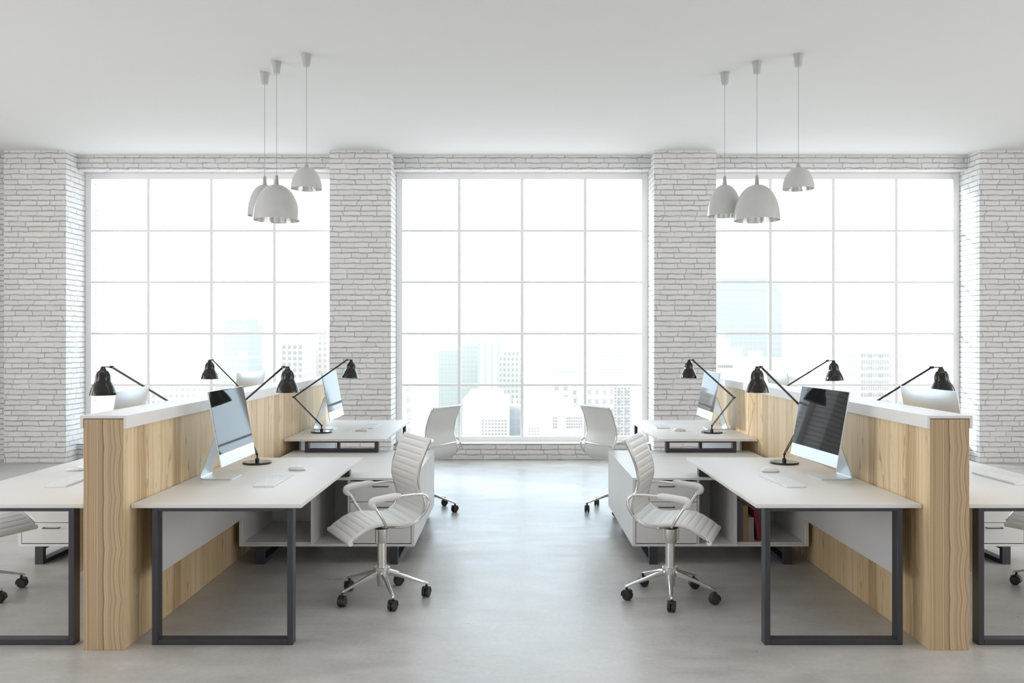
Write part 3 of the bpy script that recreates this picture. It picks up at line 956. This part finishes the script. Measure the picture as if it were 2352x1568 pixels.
        if ca is None:
            c = MB()
            for sg in (-1, 1):
                c.lathe([(.001, -.010), (.0255, -.010), (.0300, -.006), (.0305, 0), (.0300, .006), (.0255, .010), (.012, .010), (.011, .008), (.001, .008)], c=(0, sg * .0125, .0305), seg=24, axis='Y', cap=False)
            # hood over the wheels and the stem
            hood = []
            for i in range(11):
                aa = R(-12 + 150 * i / 10)
                rr = 0.0355
                hood.append([(math.cos(aa) * rr, y_, .0305 + math.sin(aa) * rr) for y_ in (-.021, .021)] + [(math.cos(aa) * (rr - .004), y_, .0305 + math.sin(aa) * (rr - .004)) for y_ in (.021, -.021)])
            V = c.grid(hood, closed_u=True)
            c.bm.faces.new(V[0]); c.bm.faces.new(V[-1])
            c.lathe([(.008, .060), (.008, .0875)], c=(0.006, 0, 0), seg=12)
            ca = c.build('caster', M['black'], lg)
            cc = ca
        else:
            cc = ca.copy(); COL.objects.link(cc); cc.parent = lg
        cc.location = (dx * .276, dy * .276, 0)
        cc.rotation_euler = (0, 0, a + (0.7, 2.4, 1.2, -0.9, 2.9)[k])
    return t
def spin(chair, deg):
    for c in kids(chair):
        if c.name.startswith('base_leg'): c.rotation_euler = (0, 0, R(deg))
    return chair
ch = make_chair('white ribbed chair left of the aisle, at the near left desk')
CH1 = math.pi + R(28)
ch.location = (-0.8135, 5.224, 0); ch.rotation_euler = (0, 0, CH1)
spin(ch, 12)
spin(dup(ch, (-0.806, 7.91, 0), math.pi - R(30), 'white chair at the far left desk, seen from behind'), 52)
spin(dup(ch, (0.988, 5.224, 0), -R(21), 'white ribbed chair right of the aisle, at the near right desk'), -6)
spin(dup(ch, (0.972, 7.91, 0), R(30), 'white chair at the far right desk, seen from behind'), 20)
spin(dup(ch, (-3.385, 5.25, 0), -R(21), 'white chair cut off by the left edge, under the outer left desk'), -6)
dup(ch, (3.55, 5.36, 0), math.pi + R(28), 'white chair cut off by the right edge, under the outer right desk')

# ------------------------------------------------------------------ pendant lamps
def pendant(px, x, y, zneck, zdome, zrim, rad, label):
    t = thing('pendant_lamp', label, 'lamp', (x, y, zrim), 0, 'white dome pendant lamps')
    zc = CEIL - zrim
    q = MB(); q.lathe([(.001, zc), (.044, zc), (.044, zc - .010), (.041, zc - .014), (.030, zc - .098), (.027, zc - .108), (.001, zc - .108)], seg=28, cap=False)
    q.build('ceiling_rose', M['cup'], t)
    zn, zd = zneck - zrim, zdome - zrim
    q = MB(); q.tube([(0, 0, zn - 0.01), (0, 0, zc - .10)], 0.0024, 8)
    q.build('cord', M['cord'], t)
    q = MB(); q.lathe([(.001, zn + .004), (.010, zn + .002), (.014, zn - .012), (.021, zd + 0.0), (.023, zd - .012), (.001, zd - .012)], seg=24, cap=False)
    q.build('neck', M['cup'], t)
    s_ = MB()
    H = zd
    prof = []
    K = 22
    for i in range(K + 1):
        a = math.pi / 2 * i / K
        r_ = rad * (0.93 * math.sin(a) ** 0.9 + 0.07 * (i / K) ** 2.5)
        z_ = H * (math.cos(a) ** 0.86 if math.cos(a) > 1e-6 else 0)
        prof.append((max(.001, r_), z_))
    prof[-1] = (rad, 0.0)
    s_.lathe(prof, seg=56, cap=False)
    inn = [(max(.001, r_ - .006), z_ - (.006 if z_ > .02 else 0)) for r_, z_ in prof]
    s_.lathe(inn, seg=56, mi=1, cap=False)
    s_.lathe([(rad, 0.0), (rad - .006, 0.0)], seg=56, cap=False)
    sh = s_.build('shade', [M['pendant'], M['pend_in']], t)
    b_ = MB(); b_.lathe([(.0005, H * .30), (.022, H * .32), (.036, H * .42), (.036, H * .50), (.022, H * .66), (.016, H * .74), (.016, H * .97)], seg=20, cap=False)
    b_.build('bulb', M['bulb'], t)
    return t
for s_, xs, side in ((-1, (-2.319, -2.120, -1.803), 'left'), (1, (1.995, 2.206, 2.513), 'right')):
    pendant(0, xs[0], 7.84, 3.149, 3.07, 2.776, .158, 'white dome pendant in the %s cluster, half behind the largest' % side)
    pendant(0, xs[1], 7.53, 3.094, 3.012, 2.690, .206, 'largest white dome pendant in the %s cluster' % side)
    pendant(0, xs[2], 7.336, 3.165, 3.130, 2.937, .135, 'smallest and highest white dome pendant in the %s cluster' % side)

# ------------------------------------------------------------------ the city outside
GROUND = -95.0
def facade(name, col, wcol, cw, chh, fw, fh):
    """facade with a grid of windows: cw x chh metres per bay, window fills fw x fh of it"""
    m, nt, bs = new_mat(name)
    b = NB(nt)
    tc = b.n('ShaderNodeTexCoord').outputs['Object']
    x, y, z = b.sep(tc)
    u = b.m('FRACT', b.m('DIVIDE', b.m('ADD', x, y), cw))
    v = b.m('FRACT', b.m('DIVIDE', z, chh))
    du = b.m('LESS_THAN', b.m('ABSOLUTE', b.m('SUBTRACT', u, 0.5)), fw / 2)
    dv = b.m('LESS_THAN', b.m('ABSOLUTE', b.m('SUBTRACT', v, 0.5)), fh / 2)
    b.put(bs.inputs['Base Color'], b.mix(b.m('MULTIPLY', du, dv), col, wcol))
    bs.inputs['Roughness'].default_value = 0.6
    return m
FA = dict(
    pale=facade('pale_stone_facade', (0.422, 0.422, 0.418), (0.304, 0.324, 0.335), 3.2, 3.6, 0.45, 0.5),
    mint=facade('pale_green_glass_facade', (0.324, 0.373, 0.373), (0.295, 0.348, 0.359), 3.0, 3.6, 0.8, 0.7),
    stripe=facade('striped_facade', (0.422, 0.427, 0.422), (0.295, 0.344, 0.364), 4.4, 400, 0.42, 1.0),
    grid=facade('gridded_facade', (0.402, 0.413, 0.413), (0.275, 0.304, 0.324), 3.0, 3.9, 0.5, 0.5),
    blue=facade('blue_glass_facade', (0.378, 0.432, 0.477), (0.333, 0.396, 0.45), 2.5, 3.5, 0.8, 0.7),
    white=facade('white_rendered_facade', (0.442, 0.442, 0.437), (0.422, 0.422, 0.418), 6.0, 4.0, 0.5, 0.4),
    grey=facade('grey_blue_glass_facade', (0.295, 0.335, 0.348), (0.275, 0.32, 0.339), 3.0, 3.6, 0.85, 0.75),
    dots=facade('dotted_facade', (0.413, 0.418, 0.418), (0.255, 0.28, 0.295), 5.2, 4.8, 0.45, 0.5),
)
FA['pane'] = simple('dark_window_panes', (0.20, 0.225, 0.25), 0.2)
FA['roof'] = simple('pale_flat_roof', (0.48, 0.48, 0.475), 0.8, var=0.02)
def tower(px0, px1, pytop, d, depth, mat, label, steps=(), spire=0.0, wins=None, cat='building'):
    x0, x1 = (px0 - 1176) * d / F, (px1 - 1176) * d / F
    zt_ = EYE - (pytop - 784) * d / F
    t = thing('tower_block', label, cat, ((x0 + x1) / 2, d, GROUND), 0, 'city buildings beyond the windows')
    w = (x1 - x0) / 2; H = zt_ - GROUND
    q = MB(); q.box(-w, w, 0, depth, 0, H)
    zz = H
    for (fr, hh) in steps:
        q.box(-w * fr, w * fr, depth * (1 - fr) / 2, depth * (1 + fr) / 2, zz - 0.1, zz + hh); zz += hh
    q.build('facade', FA[mat], t)
    r_ = MB()
    fr = steps[-1][0] if steps else 1.0
    r_.box(-w * fr, w * fr, depth * (1 - fr) / 2, depth * (1 + fr) / 2, zz, zz + 1.0)
    r_.box(-w * fr * .4, w * fr * .2, depth * .4, depth * .6, zz + 1.0, zz + 3.5)
    r_.build('roof', FA['roof'], t)
    if spire:
        q = MB(); q.tube([(0, depth / 2, zz + 3.4), (0, depth / 2, zz + spire)], [1.6, 0.3], 8)
        q.build('spire', FA['roof'], t)
    if wins:
        src = None
        for (wx0, wx1, wy0, wy1, nx, ny) in wins:
            sx = (wx1 - wx0) / nx; sy = (wy1 - wy0) / ny
            for i in range(nx):
                for j in range(ny):
                    cx = ((wx0 + sx * (i + .5)) - 1176) * d / F - (x0 + x1) / 2
                    cz = EYE - ((wy0 + sy * (j + .5)) - 784) * d / F - GROUND
                    if src is None:
                        q = MB(); a, b_ = sx * .30 * d / F, sy * .28 * d / F
                        q.box(-a, a, -0.15, 0.1, -b_, b_)
                        src = q.build('window', FA['pane'], t); o = src
                    else:
                        o = src.copy(); COL.objects.link(o); o.parent = t
                    o.location = (cx, 0, cz)
    return t
g = MB(); g.box(-1600, 1600, 60, 2600, GROUND - 1, GROUND)
struct(g.build('ground', simple('pale_city_ground', (0.50, 0.50, 0.495), 0.9, var=0.08, scale=0.02)), 'hazy city ground far below the windows', 'ground')
# through the middle window
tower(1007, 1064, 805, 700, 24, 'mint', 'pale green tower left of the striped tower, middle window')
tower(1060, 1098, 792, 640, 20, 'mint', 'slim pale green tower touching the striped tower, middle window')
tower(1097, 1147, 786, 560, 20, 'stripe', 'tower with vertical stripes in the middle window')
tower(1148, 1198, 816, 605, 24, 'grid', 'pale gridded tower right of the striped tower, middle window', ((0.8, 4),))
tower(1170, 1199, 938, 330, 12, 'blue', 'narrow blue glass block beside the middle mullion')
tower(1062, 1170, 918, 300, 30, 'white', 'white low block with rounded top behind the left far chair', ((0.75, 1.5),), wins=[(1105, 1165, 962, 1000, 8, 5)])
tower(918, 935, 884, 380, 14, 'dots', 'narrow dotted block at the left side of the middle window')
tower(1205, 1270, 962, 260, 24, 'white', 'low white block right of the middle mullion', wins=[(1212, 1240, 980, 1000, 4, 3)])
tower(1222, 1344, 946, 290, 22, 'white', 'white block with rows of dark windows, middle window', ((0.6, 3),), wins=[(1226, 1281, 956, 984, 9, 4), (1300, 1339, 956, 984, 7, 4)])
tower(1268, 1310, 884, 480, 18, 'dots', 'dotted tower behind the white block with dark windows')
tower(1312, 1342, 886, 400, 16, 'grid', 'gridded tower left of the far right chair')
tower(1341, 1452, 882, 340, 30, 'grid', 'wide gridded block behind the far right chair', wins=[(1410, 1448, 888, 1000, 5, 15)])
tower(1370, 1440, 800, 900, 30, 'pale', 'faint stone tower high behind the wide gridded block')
# through the right window
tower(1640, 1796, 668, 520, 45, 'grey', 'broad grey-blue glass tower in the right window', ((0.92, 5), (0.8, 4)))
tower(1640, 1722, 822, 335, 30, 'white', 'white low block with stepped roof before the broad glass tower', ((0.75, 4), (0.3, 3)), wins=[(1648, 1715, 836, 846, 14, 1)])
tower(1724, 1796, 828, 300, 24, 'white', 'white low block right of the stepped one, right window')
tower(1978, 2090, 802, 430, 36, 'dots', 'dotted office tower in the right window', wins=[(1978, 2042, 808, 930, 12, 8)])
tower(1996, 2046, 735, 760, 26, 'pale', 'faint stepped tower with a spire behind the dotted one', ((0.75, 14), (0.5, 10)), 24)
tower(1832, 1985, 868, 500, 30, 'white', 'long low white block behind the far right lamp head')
# through the left window
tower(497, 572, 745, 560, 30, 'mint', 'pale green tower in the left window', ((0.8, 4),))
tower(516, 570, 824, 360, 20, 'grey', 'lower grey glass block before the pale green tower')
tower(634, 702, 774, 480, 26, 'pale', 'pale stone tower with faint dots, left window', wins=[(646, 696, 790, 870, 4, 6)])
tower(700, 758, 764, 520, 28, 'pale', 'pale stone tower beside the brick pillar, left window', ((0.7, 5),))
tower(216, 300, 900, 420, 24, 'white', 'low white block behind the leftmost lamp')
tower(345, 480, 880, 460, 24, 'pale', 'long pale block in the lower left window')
# tower crane on the skyline of the middle window
d = 420
cx = (1309 - 1176) * d / F
cr = thing('tower_crane', 'pale tower crane with level jib in the middle window', 'crane', (cx, d, GROUND))
q = MB(); ztop = EYE - (856 - 784) * d / F - GROUND
q.box(-0.9, 0.9, -0.9, 0.9, 0, ztop); q.build('mast', FA['roof'], cr)
q = MB(); q.box(-8.5, 3.5, -0.6, 0.6, ztop, ztop + 1.0); q.build('jib', FA['mint'], cr)
q = MB(); q.box(-1.2, 1.2, -1.2, 1.2, ztop - 2.2, ztop - 0.01); q.build('cab', FA['roof'], cr)
